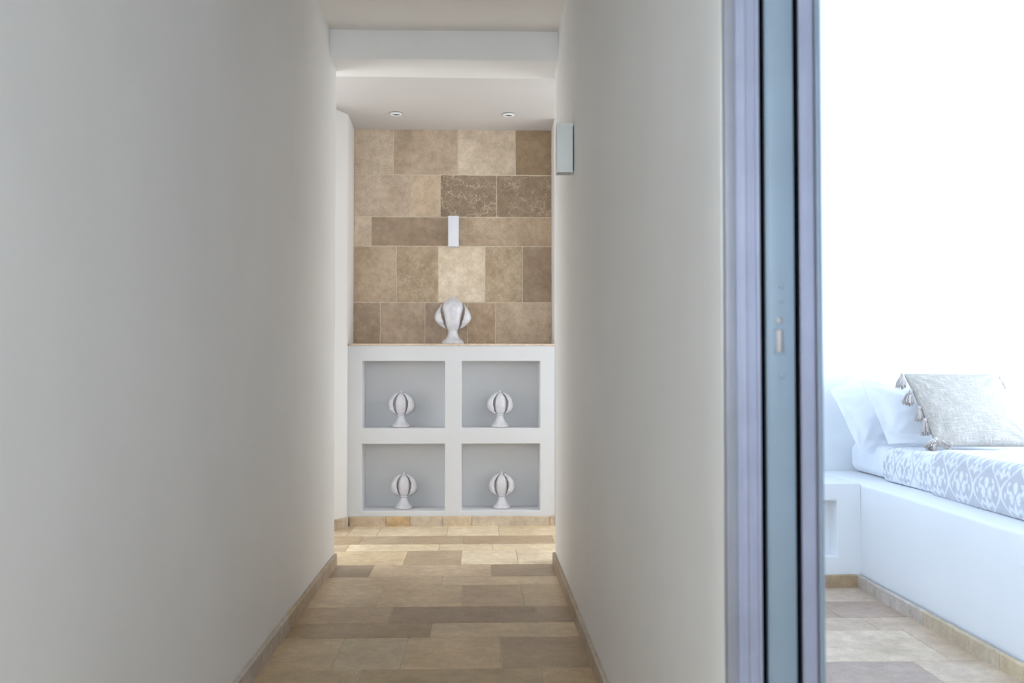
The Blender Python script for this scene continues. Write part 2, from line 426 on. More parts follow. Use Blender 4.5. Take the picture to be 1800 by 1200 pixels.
# passage ceiling falls a little towards the stone wall
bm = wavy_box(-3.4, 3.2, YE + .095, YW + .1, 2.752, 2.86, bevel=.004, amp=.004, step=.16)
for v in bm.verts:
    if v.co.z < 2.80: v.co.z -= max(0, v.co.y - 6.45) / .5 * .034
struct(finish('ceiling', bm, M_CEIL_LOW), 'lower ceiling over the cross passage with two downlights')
ceil('ceiling', XB - .03, 4.75, -1.8, 5.6, 3.45, 3.55, mat=M_PLASTER_BED, label='bedroom ceiling')
# plaster beam across the corridor
bm = wavy_box(XL - .02, XR + .02, 5.11, 5.44, 2.640, CZ + .03, bevel=.006, amp=.0022, step=.12)
struct(finish('ceiling_beam', bm, M_PLASTER), 'shallow white plaster beam crossing the corridor ceiling')

# bedroom walls with real window openings
def wall_open(name, axis, pos, th, a0, a1, z0, z1, wa0, wa1, wz0, wz1, label):
    first = None
    for (p, q, r_, s_) in ((a0, wa0, z0, z1), (wa1, a1, z0, z1), (wa0 - .02, wa1 + .02, z0, wz0), (wa0 - .02, wa1 + .02, wz1, z1)):
        b4 = (p, q, pos, pos + th) if axis == 'y' else (pos, pos + th, p, q)
        bm_ = wavy_box(*b4, r_, s_, amp=.001, step=.3)
        o_ = finish(name if first is None else 'masonry', bm_, M_PLASTER_BED, first)
        if first is None: first = struct(o_, label)
    return first
wall_open('wall_bedroom_side', 'x', 4.45, .18, -1.7, 5.6, -.05, 3.5, 1.85, 4.6, .3, 2.2, 'white bedroom wall with a wide window')
wall_open('wall_bedroom_front', 'y', -1.68, .18, XB - .02, 4.6, -.05, 3.5, 1.3, 3.5, .45, 2.35, 'white bedroom wall behind the viewer with a window')
wall('wall_bedroom_far', XB - .12, 4.46, 5.365, 5.47, -.05, 3.5, mat=M_PLASTER_BED, amp=.002, label='bright white bedroom wall behind the bed')
def window(name, axis, pos, a0, a1, z0, z1, label):
    bm = bmesh.new()
    def B(p, q, r_, s_):
        if axis == 'y': box(bm, p, q, pos, pos + .05, r_, s_, .004)
        else: box(bm, pos, pos + .05, p, q, r_, s_, .004)
    B(a0, a0 + .06, z0, z1); B(a1 - .06, a1, z0, z1); B(a0, a1, z0, z0 + .06); B(a0, a1, z1 - .06, z1); B((a0 + a1) / 2 - .04, (a0 + a1) / 2 + .04, z0, z1)
    return struct(finish(name, bm, M_LAMP, smooth=False), label)
window('window_1', 'x', 4.50, 1.85, 4.6, .3, 2.2, 'white framed bedroom window')
window('window_2', 'y', -1.62, 1.3, 3.5, .45, 2.35, 'white framed bedroom window on the near wall')

# ------------------------------------------------------------------ skirting
def skirting(name, segs, mapf, label, hgt=.064, th=.016):
    bm = bmesh.new()
    lt = bm.loops.layers.float_color.new('tint'); lk = bm.loops.layers.float_color.new('kind')
    for (a, b_, col) in segs:
        a += .0012; b_ -= .0012
        n = max(2, int((b_ - a) / .03)); prof = [(th, -.004), (th, hgt - .004), (th - .004, hgt), (0, hgt + .001)]
        rows = []
        for i in range(n + 1):
            t = a + (b_ - a) * i / n
            j = random.uniform(-.0012, .0012)
            rows.append([bm.verts.new(mapf(t, d, z + (j if z > .01 else 0))) for d, z in prof])
        fs = []
        for r0, r1 in zip(rows, rows[1:]):
            for k in range(len(prof) - 1): fs.append(bm.faces.new((r0[k], r0[k + 1], r1[k + 1], r1[k])))
        for R_ in (rows[0], rows[-1]):
            e = bm.verts.new(mapf(a if R_ is rows[0] else b_, 0, -.004)); fs.append(bm.faces.new(R_ + [e]))
        sd = random.random()
        for f in fs:
            for l in f.loops: l[lt] = rgb(*col); l[lk] = (sd, .25, .3, 1)
    bmesh.ops.recalc_face_normals(bm, faces=bm.faces[:])
    return struct(finish(name, bm, M_BASE, smooth=False), label)
def segs(a, b_, palette, lo=.35, hi=.6):
    o_, x_ = [], a
    while x_ < b_ - .02:
        n_ = min(b_, x_ + random.uniform(lo, hi)); o_.append((x_, n_, random.choice(palette))); x_ = n_
    return o_
PB = [(176, 160, 138), (184, 170, 150), (170, 154, 134), (180, 162, 136)]
sl = [(-2.6, 1.2, PB[0])] + [(1.2, 2.0, PB[1]), (2.0, 2.75, PB[2]), (2.75, 3.52, (182, 172, 160)), (3.52, 4.00, (178, 168, 152)), (4.00, 4.42, (170, 152, 124)), (4.42, YE + .006, (174, 158, 136))]
skirting('baseboard_left', sl, lambda t, d, z: (XL - .001 + d, t, z), 'limestone skirting along the left corridor wall')
skirting('baseboard_right', [(1.66, 2.4, PB[1]), (2.4, 3.1, PB[2]), (3.1, 4.05, (172, 160, 142)), (4.05, 4.8, (168, 150, 128)), (4.8, YE + .004, (160, 142, 120))], lambda t, d, z: (XR + .001 - d, t, z), 'limestone skirting along the right corridor wall')
skirting('baseboard_far', [(-.862, -.62, (184, 166, 140)), (-.62, -.46, (190, 164, 124)), (-.46, -.245, (188, 174, 152)), (-.245, -.05, (188, 170, 142)), (-.05, .47, (186, 172, 150)), (.47, .504, (178, 162, 140))], lambda t, d, z: (t, YS + .001 - d, z), 'limestone skirting under the niche shelf')
dx, dy = (-1.02 + .878), (6.40 - YS + .03); L_ = math.hypot(dx, dy); dx /= L_; dy /= L_
skirting('baseboard_splay', [(-.0, .12, (186, 170, 146)), (.12, L_, (182, 166, 142))], lambda t, d, z: (-.878 + dx * t - dy * d * -1 * -1, YS - .03 + dy * t + dx * d, z), 'limestone skirting on the splayed wall end')

# ------------------------------------------------------------------ stone blocks of the alcove
def zz(y_): return 1.04 + (649 - y_) * YW / 1750
def xx(x_): return (x_ - 843) * YW / 1750
R5 = [
    (224, 306.5, [621, 691.5, 804, 906, 971], [(186,170,148), (176,158,136), (192,177,155), (146,125,99)], [(.15, .2)] * 4),
    (306.5, 381, [621, 721.5, 773.5, 872.5, 971], [(184,167,146), (190,170,144), (134,116,95), (142,123,102)], [(.1, .3), (.55, .2), (.95, .1), (.65, .1)]),
    (381, 432.5, [621, 652.5, 797, 971], [(194,178,156), (152,133,112), (172,153,129)], [(.1, .1), (.0, .6), (.05, .7)]),
    (432.5, 531.5, [621, 697, 770, 852.5, 918, 971], [(176,157,133), (164,145,119), (206,191,168), (167,148,122), (150,131,111)], [(.1, .2), (.6, .2), (.0, 1.), (.6, .2), (.0, .4)]),
    (531.5, 606, [621, 669, 747, 822, 871, 971], [(160,141,120), (172,154,133), (156,139,120), (166,145,120), (176,159,137)], [(.2, .1), (.1, .1), (.1, .1), (.35, .1), (.15, .1)]),
]
tl = []
for (ya, yb, js, cc, kk) in R5:
    for i in range(len(cc)):
        a, b_ = xx(js[i]), xx(js[i + 1])
        tl.append((max(a, -.877), min(b_, .5035), zz(yb), zz(ya), cc[i], kk[i][0], kk[i][1]))
bm = slabs(tl, lambda u, v, h_: (u, YW - h_, v), gap=.006, rel=.004, jit=.0012, step=.02)
sw = struct(finish('wall_stone', bm, M_STONE, smooth=False), 'beige and brown limestone block facing in five courses')
bm = bmesh.new(); box(bm, -.879, .505, YW - .0012, YW + .013, 1.19, 2.76)
finish('mortar', bm, M_GROUT, sw, smooth=False)

# ------------------------------------------------------------------ niche shelf
def sx(x_): return (x_ - 843) * YS / 1750
def szz(y_): return 1.04 + (649 - y_) * YS / 1750
NX = [(sx(637.5), sx(782.3)), (sx(811.5), sx(949.3))]
NZ = [(szz(896), szz(779.3)), (szz(752), szz(634.3))]
YN = 6.905
LZ = 1.2005
bm = bmesh.new()
xs = [-.878, NX[0][0], NX[0][1], NX[1][0], NX[1][1], .504]; zs = [0.0, NZ[0][0], NZ[0][1], NZ[1][0], NZ[1][1], LZ]
open_c = {(1, 1), (3, 1), (1, 3), (3, 3)}
def quad(*p): return bm.faces.new([bm.verts.new(q) for q in p])
def fgrid(x0, x1, z0, z1, yy, n=6):
    for i in range(n):
        for j in range(n):
            a, b_ = x0 + (x1 - x0) * i / n, x0 + (x1 - x0) * (i + 1) / n; c0, d0 = z0 + (z1 - z0) * j / n, z0 + (z1 - z0) * (j + 1) / n
            quad((a, yy, c0), (b_, yy, c0), (b_, yy, d0), (a, yy, d0))
for i in range(5):
    for j in range(5):
        x0, x1, z0, z1 = xs[i], xs[i + 1], zs[j], zs[j + 1]
        if (i, j) in open_c:
            quad((x0, YN, z0), (x1, YN, z0), (x1, YN, z1), (x0, YN, z1))
            quad((x0, YS, z0), (x1, YS, z0), (x1, YN, z0), (x0, YN, z0)); quad((x0, YN, z1), (x1, YN, z1), (x1, YS, z1), (x0, YS, z1))
            quad((x0, YS, z1), (x0, YS, z0), (x0, YN, z0), (x0, YN, z1)); quad((x1, YS, z0), (x1, YS, z1), (x1, YN, z1), (x1, YN, z0))
        else: quad((x0, YS, z0), (x1, YS, z0), (x1, YS, z1), (x0, YS, z1))
quad((xs[0], YS, LZ), (xs[-1], YS, LZ), (xs[-1], YW, LZ), (xs[0], YW, LZ))
quad((xs[0], YS, 0), (xs[0], YS, LZ), (xs[0], YW, LZ), (xs[0], YW, 0)); quad((xs[-1], YS, LZ), (xs[-1], YS, 0), (xs[-1], YW, 0), (xs[-1], YW, LZ))
quad((xs[0], YW, 0), (xs[0], YW, LZ), (xs[-1], YW, LZ), (xs[-1], YW, 0))
bmesh.ops.remove_doubles(bm, verts=bm.verts[:], dist=1e-5)
bmesh.ops.recalc_face_normals(bm, faces=bm.faces[:])
es = [e for e in bm.edges if len(e.link_faces) == 2 and e.calc_face_angle(0) > .5]
bmesh.ops.bevel(bm, geom=es, offset=.006, segments=3, profile=.5, affect='EDGES')
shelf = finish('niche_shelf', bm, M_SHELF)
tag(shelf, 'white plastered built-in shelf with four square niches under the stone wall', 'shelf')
bm = bmesh.new(); box(bm, -.872, .503, YS - .010, YW - .004, LZ, LZ + .0115, .002)
lm = bm.loops.layers.float_color.new('tint'); lk2 = bm.loops.layers.float_color.new('kind')
for f in bm.faces:
    for l in f.loops: l[lm] = rgb(196, 178, 154); l[lk2] = (.4, .3, .3, 1)
ls = finish('stone_ledge', bm, M_BASE, shelf, smooth=False); ls['label'] = 'thin beige stone ledge'
LTOP = LZ + .0115

# ------------------------------------------------------------------ glazed bud ornaments
def leaf_mesh(H, tab_r, hw_tab, budr, z0, z1, thick, nose, seed, tip_out=0.0):
    """one acanthus leaf: a spoon-like shell standing off the bud"""
    bm_ = bmesh.new(); NU, NV = 16, 22; gridv = []
    for j in range(NV + 1):
        t = j / NV; z = (z0 + (z1 - z0) * t)
        R_ = lerp_tab(tab_r, z) * H; hw = lerp_tab(hw_tab, t)
        row = []
        for i in range(NU + 1):
            s = -1 + 2 * i / NU
            scallop = 1 + .05 * math.sin(t * 26 + seed) * (abs(s) > .8)
            a = s * hw * scallop
            # centre bulges outward, rim turns back towards the bud but stays proud of it
            rim = lerp_tab(budr, z) * H + H * .016 + H * .045 * math.sin(math.pi * t) ** .8
            r_ = rim + (R_ - rim) * max(0, 1 - abs(s) ** 2.6) ** .5 if R_ > rim else R_
            r_ += H * .006 * math.cos(s * 13) * math.sin(math.pi * t)          # ribs
            if abs(s) > .93: r_ += H * .008
            row.append(bm_.verts.new((r_ * math.cos(a), r_ * math.sin(a), z * H)))
        gridv.append(row)
    for j in range(NV):
        for i in range(NU): bm_.faces.new((gridv[j][i], gridv[j][i + 1], gridv[j + 1][i + 1], gridv[j + 1][i]))
    bmesh.ops.recalc_face_normals(bm_, faces=bm_.faces[:])
    return bm_
def solid(o_, th):
    m_ = o_.modifiers.new('thickness', 'SOLIDIFY'); m_.thickness = th; m_.offset = 0
    return o_
SB = [(.40, .10), (.45, .15), (.60, .195), (.75, .19), (.88, .12), (.95, .05)]
def ornament(H, loc, angs, big, label, group=None, rot=0):
    t = empty('ceramic_bud', loc); t.rotation_euler = (0, 0, rot)
    if big:
        foot = [(.0, .0), (.225, .0), (.232, .025), (.215, .065), (.15, .12), (.115, .18), (.098, .25), (.098, .29), (.115, .325), (0, .34)]
        bud = [(.09, .30), (.125, .33), (.165, .42), (.185, .50), (.205, .60), (.222, .70), (.222, .78), (.19, .87), (.13, .93), (.06, .97), (.028, .985), (.022, 1.0), (0, 1.003)]
        tr = [(.32, .13), (.36, .21), (.42, .30), (.48, .35), (.55, .375), (.62, .365), (.69, .335), (.75, .29), (.79, .262), (.84, .243)]; br = [(.32, .12), (.42, .165), (.6, .205), (.78, .222), (.9, .17)]
        hw = [(0, .25), (.25, .52), (.6, .46), (.85, .26), (1, .04)]; z0, z1 = .335, .84
    else:
        foot = [(.0, .0), (.225, .0), (.236, .022), (.225, .06), (.165, .13), (.125, .20), (.098, .27), (.092, .315), (.118, .33), (.118, .345), (.09, .36), (0, .37)]
        bud = [(.08, .345), (.12, .38), (.16, .46), (.178, .58), (.178, .70), (.15, .82), (.10, .90), (.055, .935), (.03, .955), (.022, .985), (0, 1.0)]
        tr = [(.345, .11), (.38, .19), (.42, .25), (.47, .31), (.56, .345), (.66, .34), (.76, .307), (.86, .235), (.93, .13), (.955, .07)]; br = [(.36, .11), (.46, .16), (.6, .18), (.72, .175), (.84, .13), (.95, .05)]
        hw = [(0, .50), (.2, .58), (.5, .54), (.8, .62), (1, .85)]; z0, z1 = .365, .945
    bm_ = bmesh.new(); lathe(bm_, [(r_ * H, z * H) for r_, z in foot[1:2]] + [(r_ * H, z * H) for r_, z in spline(foot[1:], 4)[1:]], 36)
    finish('foot', bm_, M_GLAZE, t, angle=50)
    bm_ = bmesh.new(); lathe(bm_, [(0, .0003), (.22 * H, .0003), (.238 * H, .010 * H), (.232 * H, .022 * H), (.2 * H, .024 * H)], 36)
    if not big:
        r = finish('base_ring', bm_, M_CLAY, t); r['label'] = 'unglazed terracotta base ring'
    else: bm_.free()
    bm_ = bmesh.new(); lathe(bm_, [(r_ * H, z * H) for r_, z in spline(bud, 4)], 40)
    finish('bud', bm_, M_GLAZE, t, angle=60)
    for k, a in enumerate(angs):
        o_ = finish('leaf', leaf_mesh(H, tr, [(p, q) for p, q in hw], br, z0, z1, .1, 0, k * 2.1), M_GLAZE, t, angle=60)
        o_.rotation_euler = (0, 0, math.radians(a)); solid(o_, .022 * H)
    tag(t, label, 'ornament', group)
    return t
def sxy(px, Y_): return (px - 843) * Y_ / 1750
fr = -90
G_ = 'white glazed ceramic buds in the niches'
ornament(.322, (sxy(796, 6.80), 6.80, LTOP), [fr - 88, fr + 88, fr + 180], True, 'large white glazed ceramic bud standing on the stone ledge')
YV = 6.79
ornament(.250, (sxy(706, YV), YV, NZ[1][0]), [fr - 88, fr + 84, fr + 180], False, 'small white ceramic bud in the upper left niche', G_)
ornament(.252, (sxy(879, YV), YV, NZ[1][0]), [fr - 82, fr + 92, fr + 186], False, 'small white ceramic bud in the upper right niche', G_)
ornament(.250, (sxy(711, YV), YV, NZ[0][0]), [fr - 80, fr + 90, fr + 184], False, 'small white ceramic bud in the lower left niche', G_)
ornament(.250, (sxy(882, YV), YV, NZ[0][0]), [fr - 90, fr + 80, fr + 176], False, 'small white ceramic bud in the lower right niche', G_)

# ------------------------------------------------------------------ lamps
def sconce(loc, rot, mat, label):
    """slim box lamp, back on y=0 facing -y, 7 x 7 x 21 cm, open above and below"""
    t = empty('wall_lamp', loc); t.rotation_euler = (0, 0, rot)
    w_, d, h_ = .0365, .073, .213
    bm_ = bmesh.new()
    # shell of four sides
    box(bm_, -w_, w_, -d, -d + .006, 0, h_, .0015); box(bm_, -w_, -w_ + .006, -d + .004, -.004, 0, h_, .0015)
    box(bm_, w_ - .006, w_, -d + .004, -.004, 0, h_, .0015); box(bm_, -w_ + .004, w_ - .004, -.010, -.004, 0, h_, .0015)
    finish('housing', bm_, mat, t)
    bm_ = bmesh.new(); box(bm_, -w_ + .008, w_ - .008, -.004, 0, .012, h_ - .012, .001)
    finish('wall_plate', bm_, M_DARK, t)  # plate coloured near black as the shadow in the seam to the wall
    for z in (.012, h_ - .018):
        bm_ = bmesh.new(); box(bm_, -w_ + .0055, w_ - .0055, -d + .0055, -.0095, z, z + .006, .001)
        finish('diffuser', bm_, M_LENS, t)
    return tag(t, label, 'wall lamp')
sconce((sxy(796.5, 6.84), YW - .0042, 1.04 + (649 - 432.5) * 6.87 / 1750), 0, M_LAMP_GYPSUM, 'small white box lamp in the middle of the stone wall')
sconce((XR - .001, 4.28, 1.886), -math.pi / 2, M_LAMP, 'white box lamp on the right corridor wall')
def downlight(x, y_, label):
    z = 2.752 - max(0, y_ - 6.45) / .5 * .034
    t = empty('downlight', (x, y_, z - .006))
    bm_ = bmesh.new(); lathe(bm_, [(.024, .004), (.024, -.0035), (.030, -.006), (.038, -.003), (.040, .004), (.024, .004)], 32); finish('trim_ring', bm_, M_LAMP, t)
    bm_ = bmesh.new(); lathe(bm_, [(0, .003), (.0235, .003), (.0245, -.001), (.022, -.0012), (.012, .0015), (0, .002)], 28); finish('lamp_cup', bm_, M_CHROME, t)
    return tag(t, label, 'ceiling light', 'recessed downlights over the niches')
downlight(-.556, 6.60, 'round recessed ceiling spotlight, the left one of two')
downlight(.192, 6.60, 'round recessed ceiling spotlight, the right one of two')

# ------------------------------------------------------------------ pocket door and jambs
def strip(bm_, x0, x1, y0, y1, z0=0.0, z1=2.16, bev=.0015, mi=0): box(bm_, x0, x1, y0, y1, z0, z1, bev, 2, mi)
bm = bmesh.new()
strip(bm, .4065, .4245, 1.631, 1.650, mi=1); strip(bm, .4235, .4645, 1.634, 1.650)
strip(bm, .4245, .4300, 1.6285, 1.640); strip(bm, .4430, .4475, 1.6300, 1.640); strip(bm, .4590, .4648, 1.6310, 1.645)
struct(finish('trim_1', bm, [M_JAMB, M_JAMB_GREY]), 'ribbed lilac-grey door jamb at the end of the corridor wall')
bm = bmesh.new()
strip(bm, .531, .5555, 1.632, 1.650); strip(bm, .531, .5345, 1.630, 1.642); strip(bm, .5545, .5600, 1.638, 1.650, mi=2); strip(bm, .5595, .5690, 1.631, 1.650, mi=1)
struct(finish('trim_2', bm, [M_JAMB, M_LEAF, M_JAMB_LINE]), 'narrow grey door jamb on the bedroom side')
bm = bmesh.new(); strip(bm, .4750, .5235, 1.636, 2.70, .008, 2.15, .002)
door = struct(finish('door_1', bm, M_LEAF), 'blue-grey edge of the sliding door tucked into the wall')
bm = bmesh.new(); strip(bm, .4752, .4795, 1.6345, 1.640, .01, 2.148, .001); finish('edge_bead', bm, M_LEAF, door)
for a_, b_ in ((.4652, .4749), (.5236, .5309)):
    bm = bmesh.new(); box(bm, a_, b_, 1.641, 1.668, .01, 2.148, .0005); finish('gap_shade_strip', bm, M_GAP_SHADE, door)  # black strips added so the gaps beside the leaf look shaded
def rim(x0, x1, z0, z1, y_, t_, dep):
    b_ = bmesh.new()
    box(b_, x0 - t_, x0, y_ - dep, y_ + .004, z0 - t_, z1 + t_, .0004); box(b_, x1, x1 + t_, y_ - dep, y_ + .004, z0 - t_, z1 + t_, .0004)
    box(b_, x0, x1, y_ - dep, y_ + .004, z0 - t_, z0, .0004); box(b_, x0, x1, y_ - dep, y_ + .004, z1, z1 + t_, .0004); return b_
lp = finish('lock_plate', rim(.4915, .5035, 1.068, 1.106, 1.636, .0035, .0012), M_LEAF, door)
bm = bmesh.new(); box(bm, .4920, .5000, 1.6338, 1.642, 1.0685, 1.1055, .001); finish('latch', bm, M_LATCH, lp); 
bm = bmesh.new(); box(bm, .5000, .5032, 1.6352, 1.642, 1.0685, 1.1055, 0); finish('latch_slot', bm, M_JAMB_LINE, lp)
bm = bmesh.new(); box(bm, .4920, .4995, 1.6338, 1.642, 1.1165, 1.1255, .002); finish('latch', bm, M_LATCH, lp)
bm = bmesh.new(); box(bm, .4990, .5020, 1.6352, 1.642, 1.1155, 1.1265, .001); finish('latch_slot', bm, M_JAMB_LINE, lp)
for zc in (1.155, 1.178, 1.029):
    bm = bmesh.new(); lathe(bm, [(0, .0012), (.003, .0012), (.0045, .0004), (.005, -.002)], 20)
    o = finish('screw', bm, M_LEAF, door); o.location = (.5015, 1.6355, zc); o.rotation_euler = (math.pi / 2, 0, 0)

# ------------------------------------------------------------------ bedroom: masonry bed base and bedside block
PX, PZ, PY = 1.815, .492, 4.735
tag(finish('bed_base', wavy_box(PX + .010, 4.44, 3.0, 5.362, 0, PZ, bevel=.014, amp=.003, step=.12), M_PLASTER_BED), 'long white plastered masonry base carrying the bed', 'bed base')
# bedside block: front with a square niche
bm = bmesh.new()
nx0, nx1, nz0, nz1 = 1.30, 1.712, .148, .411
bx0, bx1 = 1.00, PX + .010
def quadb(*p): bm.faces.new([bm.verts.new(q) for q in p])
ax_, az_ = [bx0, nx0, nx1, bx1], [0, nz0, nz1, PZ]
for i in range(3):
    for j in range(3):
        a, b_, c_, d_ = ax_[i], ax_[i + 1], az_[j], az_[j + 1]
        if (i, j) == (1, 1):
            yb_ = PY + .11
            quadb((a, yb_, c_), (b_, yb_, c_), (b_, yb_, d_), (a, yb_, d_)); quadb((a, PY, c_), (b_, PY, c_), (b_, yb_, c_), (a, yb_, c_)); quadb((a, yb_, d_), (b_, yb_, d_), (b_, PY, d_), (a, PY, d_))
            quadb((a, PY, d_), (a, PY, c_), (a, yb_, c_), (a, yb_, d_)); quadb((b_, PY, c_), (b_, PY, d_), (b_, yb_, d_), (b_, yb_, c_))
        else: quadb((a, PY, c_), (b_, PY, c_), (b_, PY, d_), (a, PY, d_))
quadb((bx0, PY, PZ), (bx1, PY, PZ), (bx1, 5.36, PZ), (bx0, 5.36, PZ)); quadb((bx0, PY, 0), (bx0, PY, PZ), (bx0, 5.36, PZ), (bx0, 5.36, 0))
quadb((bx1, PY, PZ), (bx1, PY, 0), (bx1, 5.36, 0), (bx1, 5.36, PZ)); quadb((bx0, 5.36, 0), (bx0, 5.36, PZ), (bx1, 5.36, PZ), (bx1, 5.36, 0))
bmesh.ops.remove_doubles(bm, verts=bm.verts[:], dist=1e-5); bmesh.ops.recalc_face_normals(bm, faces=bm.faces[:])
bmesh.ops.bevel(bm, geom=[e for e in bm.edges if len(e.link_faces) == 2 and e.calc_face_angle(0) > .5], offset=.008, segments=3, profile=.5, affect='EDGES')
tag(finish('bedside_block', bm, M_PLASTER_BED), 'white plastered bedside block with a square niche beside the bed base', 'bedside table')
skirting('baseboard_bed', [(3.0, 3.42, (196, 178, 146)), (3.42, 4.02, (184, 168, 142)), (4.02, 4.34, (186, 176, 162)), (4.34, 4.60, (184, 174, 162)), (4.60, PY - .002, (178, 166, 152))], lambda t, d, z: (PX + .001 - d, t, z), 'limestone skirting along the bed base', hgt=.060)
skirting('baseboard_bedside', [(1.0, 1.50, (170, 152, 128)), (1.50, PX - .014, (162, 138, 106))], lambda t, d, z: (t, PY + .001 - d, z), 'limestone skirting under the bedside block', hgt=.060)

# mattress
MZ0, MZ1, MX = PZ + .002, .655, 2.0
bm = bmesh.new(); box(bm, MX - .002, 3.6, 3.10, 5.335, MZ0, MZ1, .05, 6)
for v in bm.verts:
    v.co.x += .004 * noise.noise(v.co * 6)
bmesh.ops.subdivide_edges(bm, edges=[e for e in bm.edges if e.calc_length() > .4], cuts=14, use_grid_fill=True)
for v in bm.verts:
    v.co += noise.noise_vector(v.co * 5) * .004
    if v.co.z < MZ0 + .001: v.co.z = MZ0
tag(finish('mattress', bm, M_SHEET), 'mattress in a plain white fitted sheet lying on the bed base', 'mattress')

# printed covers ---------------------------------------------------------
def drop(x, y_, cx, cy, ang, ln, wd):
    """teardrop, point first"""
    c_, s_ = math.cos(ang), math.sin(ang); dx_, dy_ = x - cx, y_ - cy
    a = (dx_ * c_ + dy_ * s_) / ln; p = (-dx_ * s_ + dy_ * c_) / wd
    if a < 0 or a > 1: return False
    return abs(p) < math.sin(math.pi * a ** 1.7) ** .8 if a > 0 else False
def motif(u, v):
    W, Hh = .205, .25
    v = v + .045
    hit = False
    for k in (0, 1):
        uu = (u / W + .5 * k) % 1.0 - .5; vv = ((v + Hh * .5 * k) / Hh) % 1.0
        x = uu * W; y_ = vv * Hh
        ax2 = abs(x)
        # ogee vine round each cell
        vine = W * (.25 + .235 * math.sin(2 * math.pi * (vv - .25) * 1.0) * 1.0)
        if k == 0 and abs(ax2 - vine) < .0042 + .003 * abs(math.cos(2 * math.pi * vv)): return True
        cy = Hh * .50
        if drop(ax2, y_, 0, cy + .052, -math.pi / 2, .045, .013) or drop(ax2, y_, 0, cy + .002, math.pi / 2, .05, .0155): return True
        for a_, l_, w_ in ((20, .036, .0085), (-18, .036, .009), (-50, .040, .010)):
            if drop(ax2, y_, .006, cy, math.radians(a_), l_, w_): return True
        if drop(ax2, y_, 0, cy - .012, -math.pi / 2, .062, .012): return True
        if drop(ax2, y_, .004, cy - .066, math.radians(38), .036, .006): return True
        if drop(ax2, y_, .030, cy + .050, math.radians(-35), .030, .0065) or drop(ax2, y_, .060, cy + .035, math.radians(-115), .036, .0085): return True
        if drop(ax2, y_, .036, cy - .030, math.radians(-75), .034, .008) or drop(ax2, y_, .072, cy - .022, math.radians(100), .03, .007): return True
    return False
def cover(name, y0, y1, off, fg, bg, seed, label, cat, wob=0.004, thick=.004, topx=3.55, back_drop=0.0):
    prof = []
    x_s = MX - off; zt = MZ1 + off
    n1 = 34
    for i in range(n1 + 1):
        t = i / n1; z = MZ0 + .002 + (zt - .045 - MZ0 - .002) * t
        prof.append((x_s - .012 * math.sin(math.pi * t) ** .7 + .006 * (1 - t), z))
    for i in range(1, 11):
        a = math.pi / 2 * i / 10; prof.append((x_s + .045 - .045 * math.cos(a), zt - .045 + .045 * math.sin(a)))
    for i in range(1, 46): prof.append((x_s + .045 + .006 * i, zt))
    xx_ = prof[-1][0]
    for i in range(1, 13): prof.append((xx_ + (topx - xx_) * i / 12, zt))
    ny = int((y1 - y0) / .0042)
    bm_ = bmesh.new(); cl = bm_.loops.layers.float_color.new('print')
    acc = [0]
    for p, q in zip(prof, prof[1:]): acc.append(acc[-1] + math.dist(p, q))
    rows = []
    for j in range(ny + 1):
        yy = y0 + (y1 - y0) * j / ny; row = []
        for i, (px_, pz_) in enumerate(prof):
            q = Vector((px_, yy, pz_))
            n = noise.noise(Vector((yy * 3 + seed, acc[i] * 5, 0)))
            d = wob * n
            row.append(bm_.verts.new((px_ + d * (pz_ < zt - .002), yy + .010 * math.sin(acc[i] * 11 + seed) * (j / ny), pz_ + d * .8 * (i > n1))))
        rows.append(row)
    mm = [[motif(yy_, acc[i]) for i in range(len(prof))] for yy_ in [y0 + (y1 - y0) * j / ny for j in range(ny + 1)]]
    for j in range(ny):
        for i in range(len(prof) - 1):
            f = bm_.faces.new((rows[j][i], rows[j + 1][i], rows[j + 1][i + 1], rows[j][i + 1]))
            for l, (jj, ii) in zip(f.loops, ((j, i), (j + 1, i), (j + 1, i + 1), (j, i + 1))):
                l[cl] = fg if mm[jj][ii] else bg
    bmesh.ops.recalc_face_normals(bm_, faces=bm_.faces[:])
    o_ = finish(name, bm_, M_SPREAD, angle=80); m_ = o_.modifiers.new('thickness', 'SOLIDIFY'); m_.thickness = thick; m_.offset = 0
    return tag(o_, label, cat)
GREY, WHT = (.55, .54, .58, 1), (.80, .81, .86, 1)
cover('bedspread', 4.0, 4.86, .004, GREY, WHT, 3, 'white cotton bedspread with grey floral print spread over the mattress beside the pillows', 'bedspread')
cover('folded_quilt', 3.12, 4.262, .030, WHT, GREY, 8, 'grey quilt with white floral print folded over the near part of the bed', 'quilt', thick=.012)

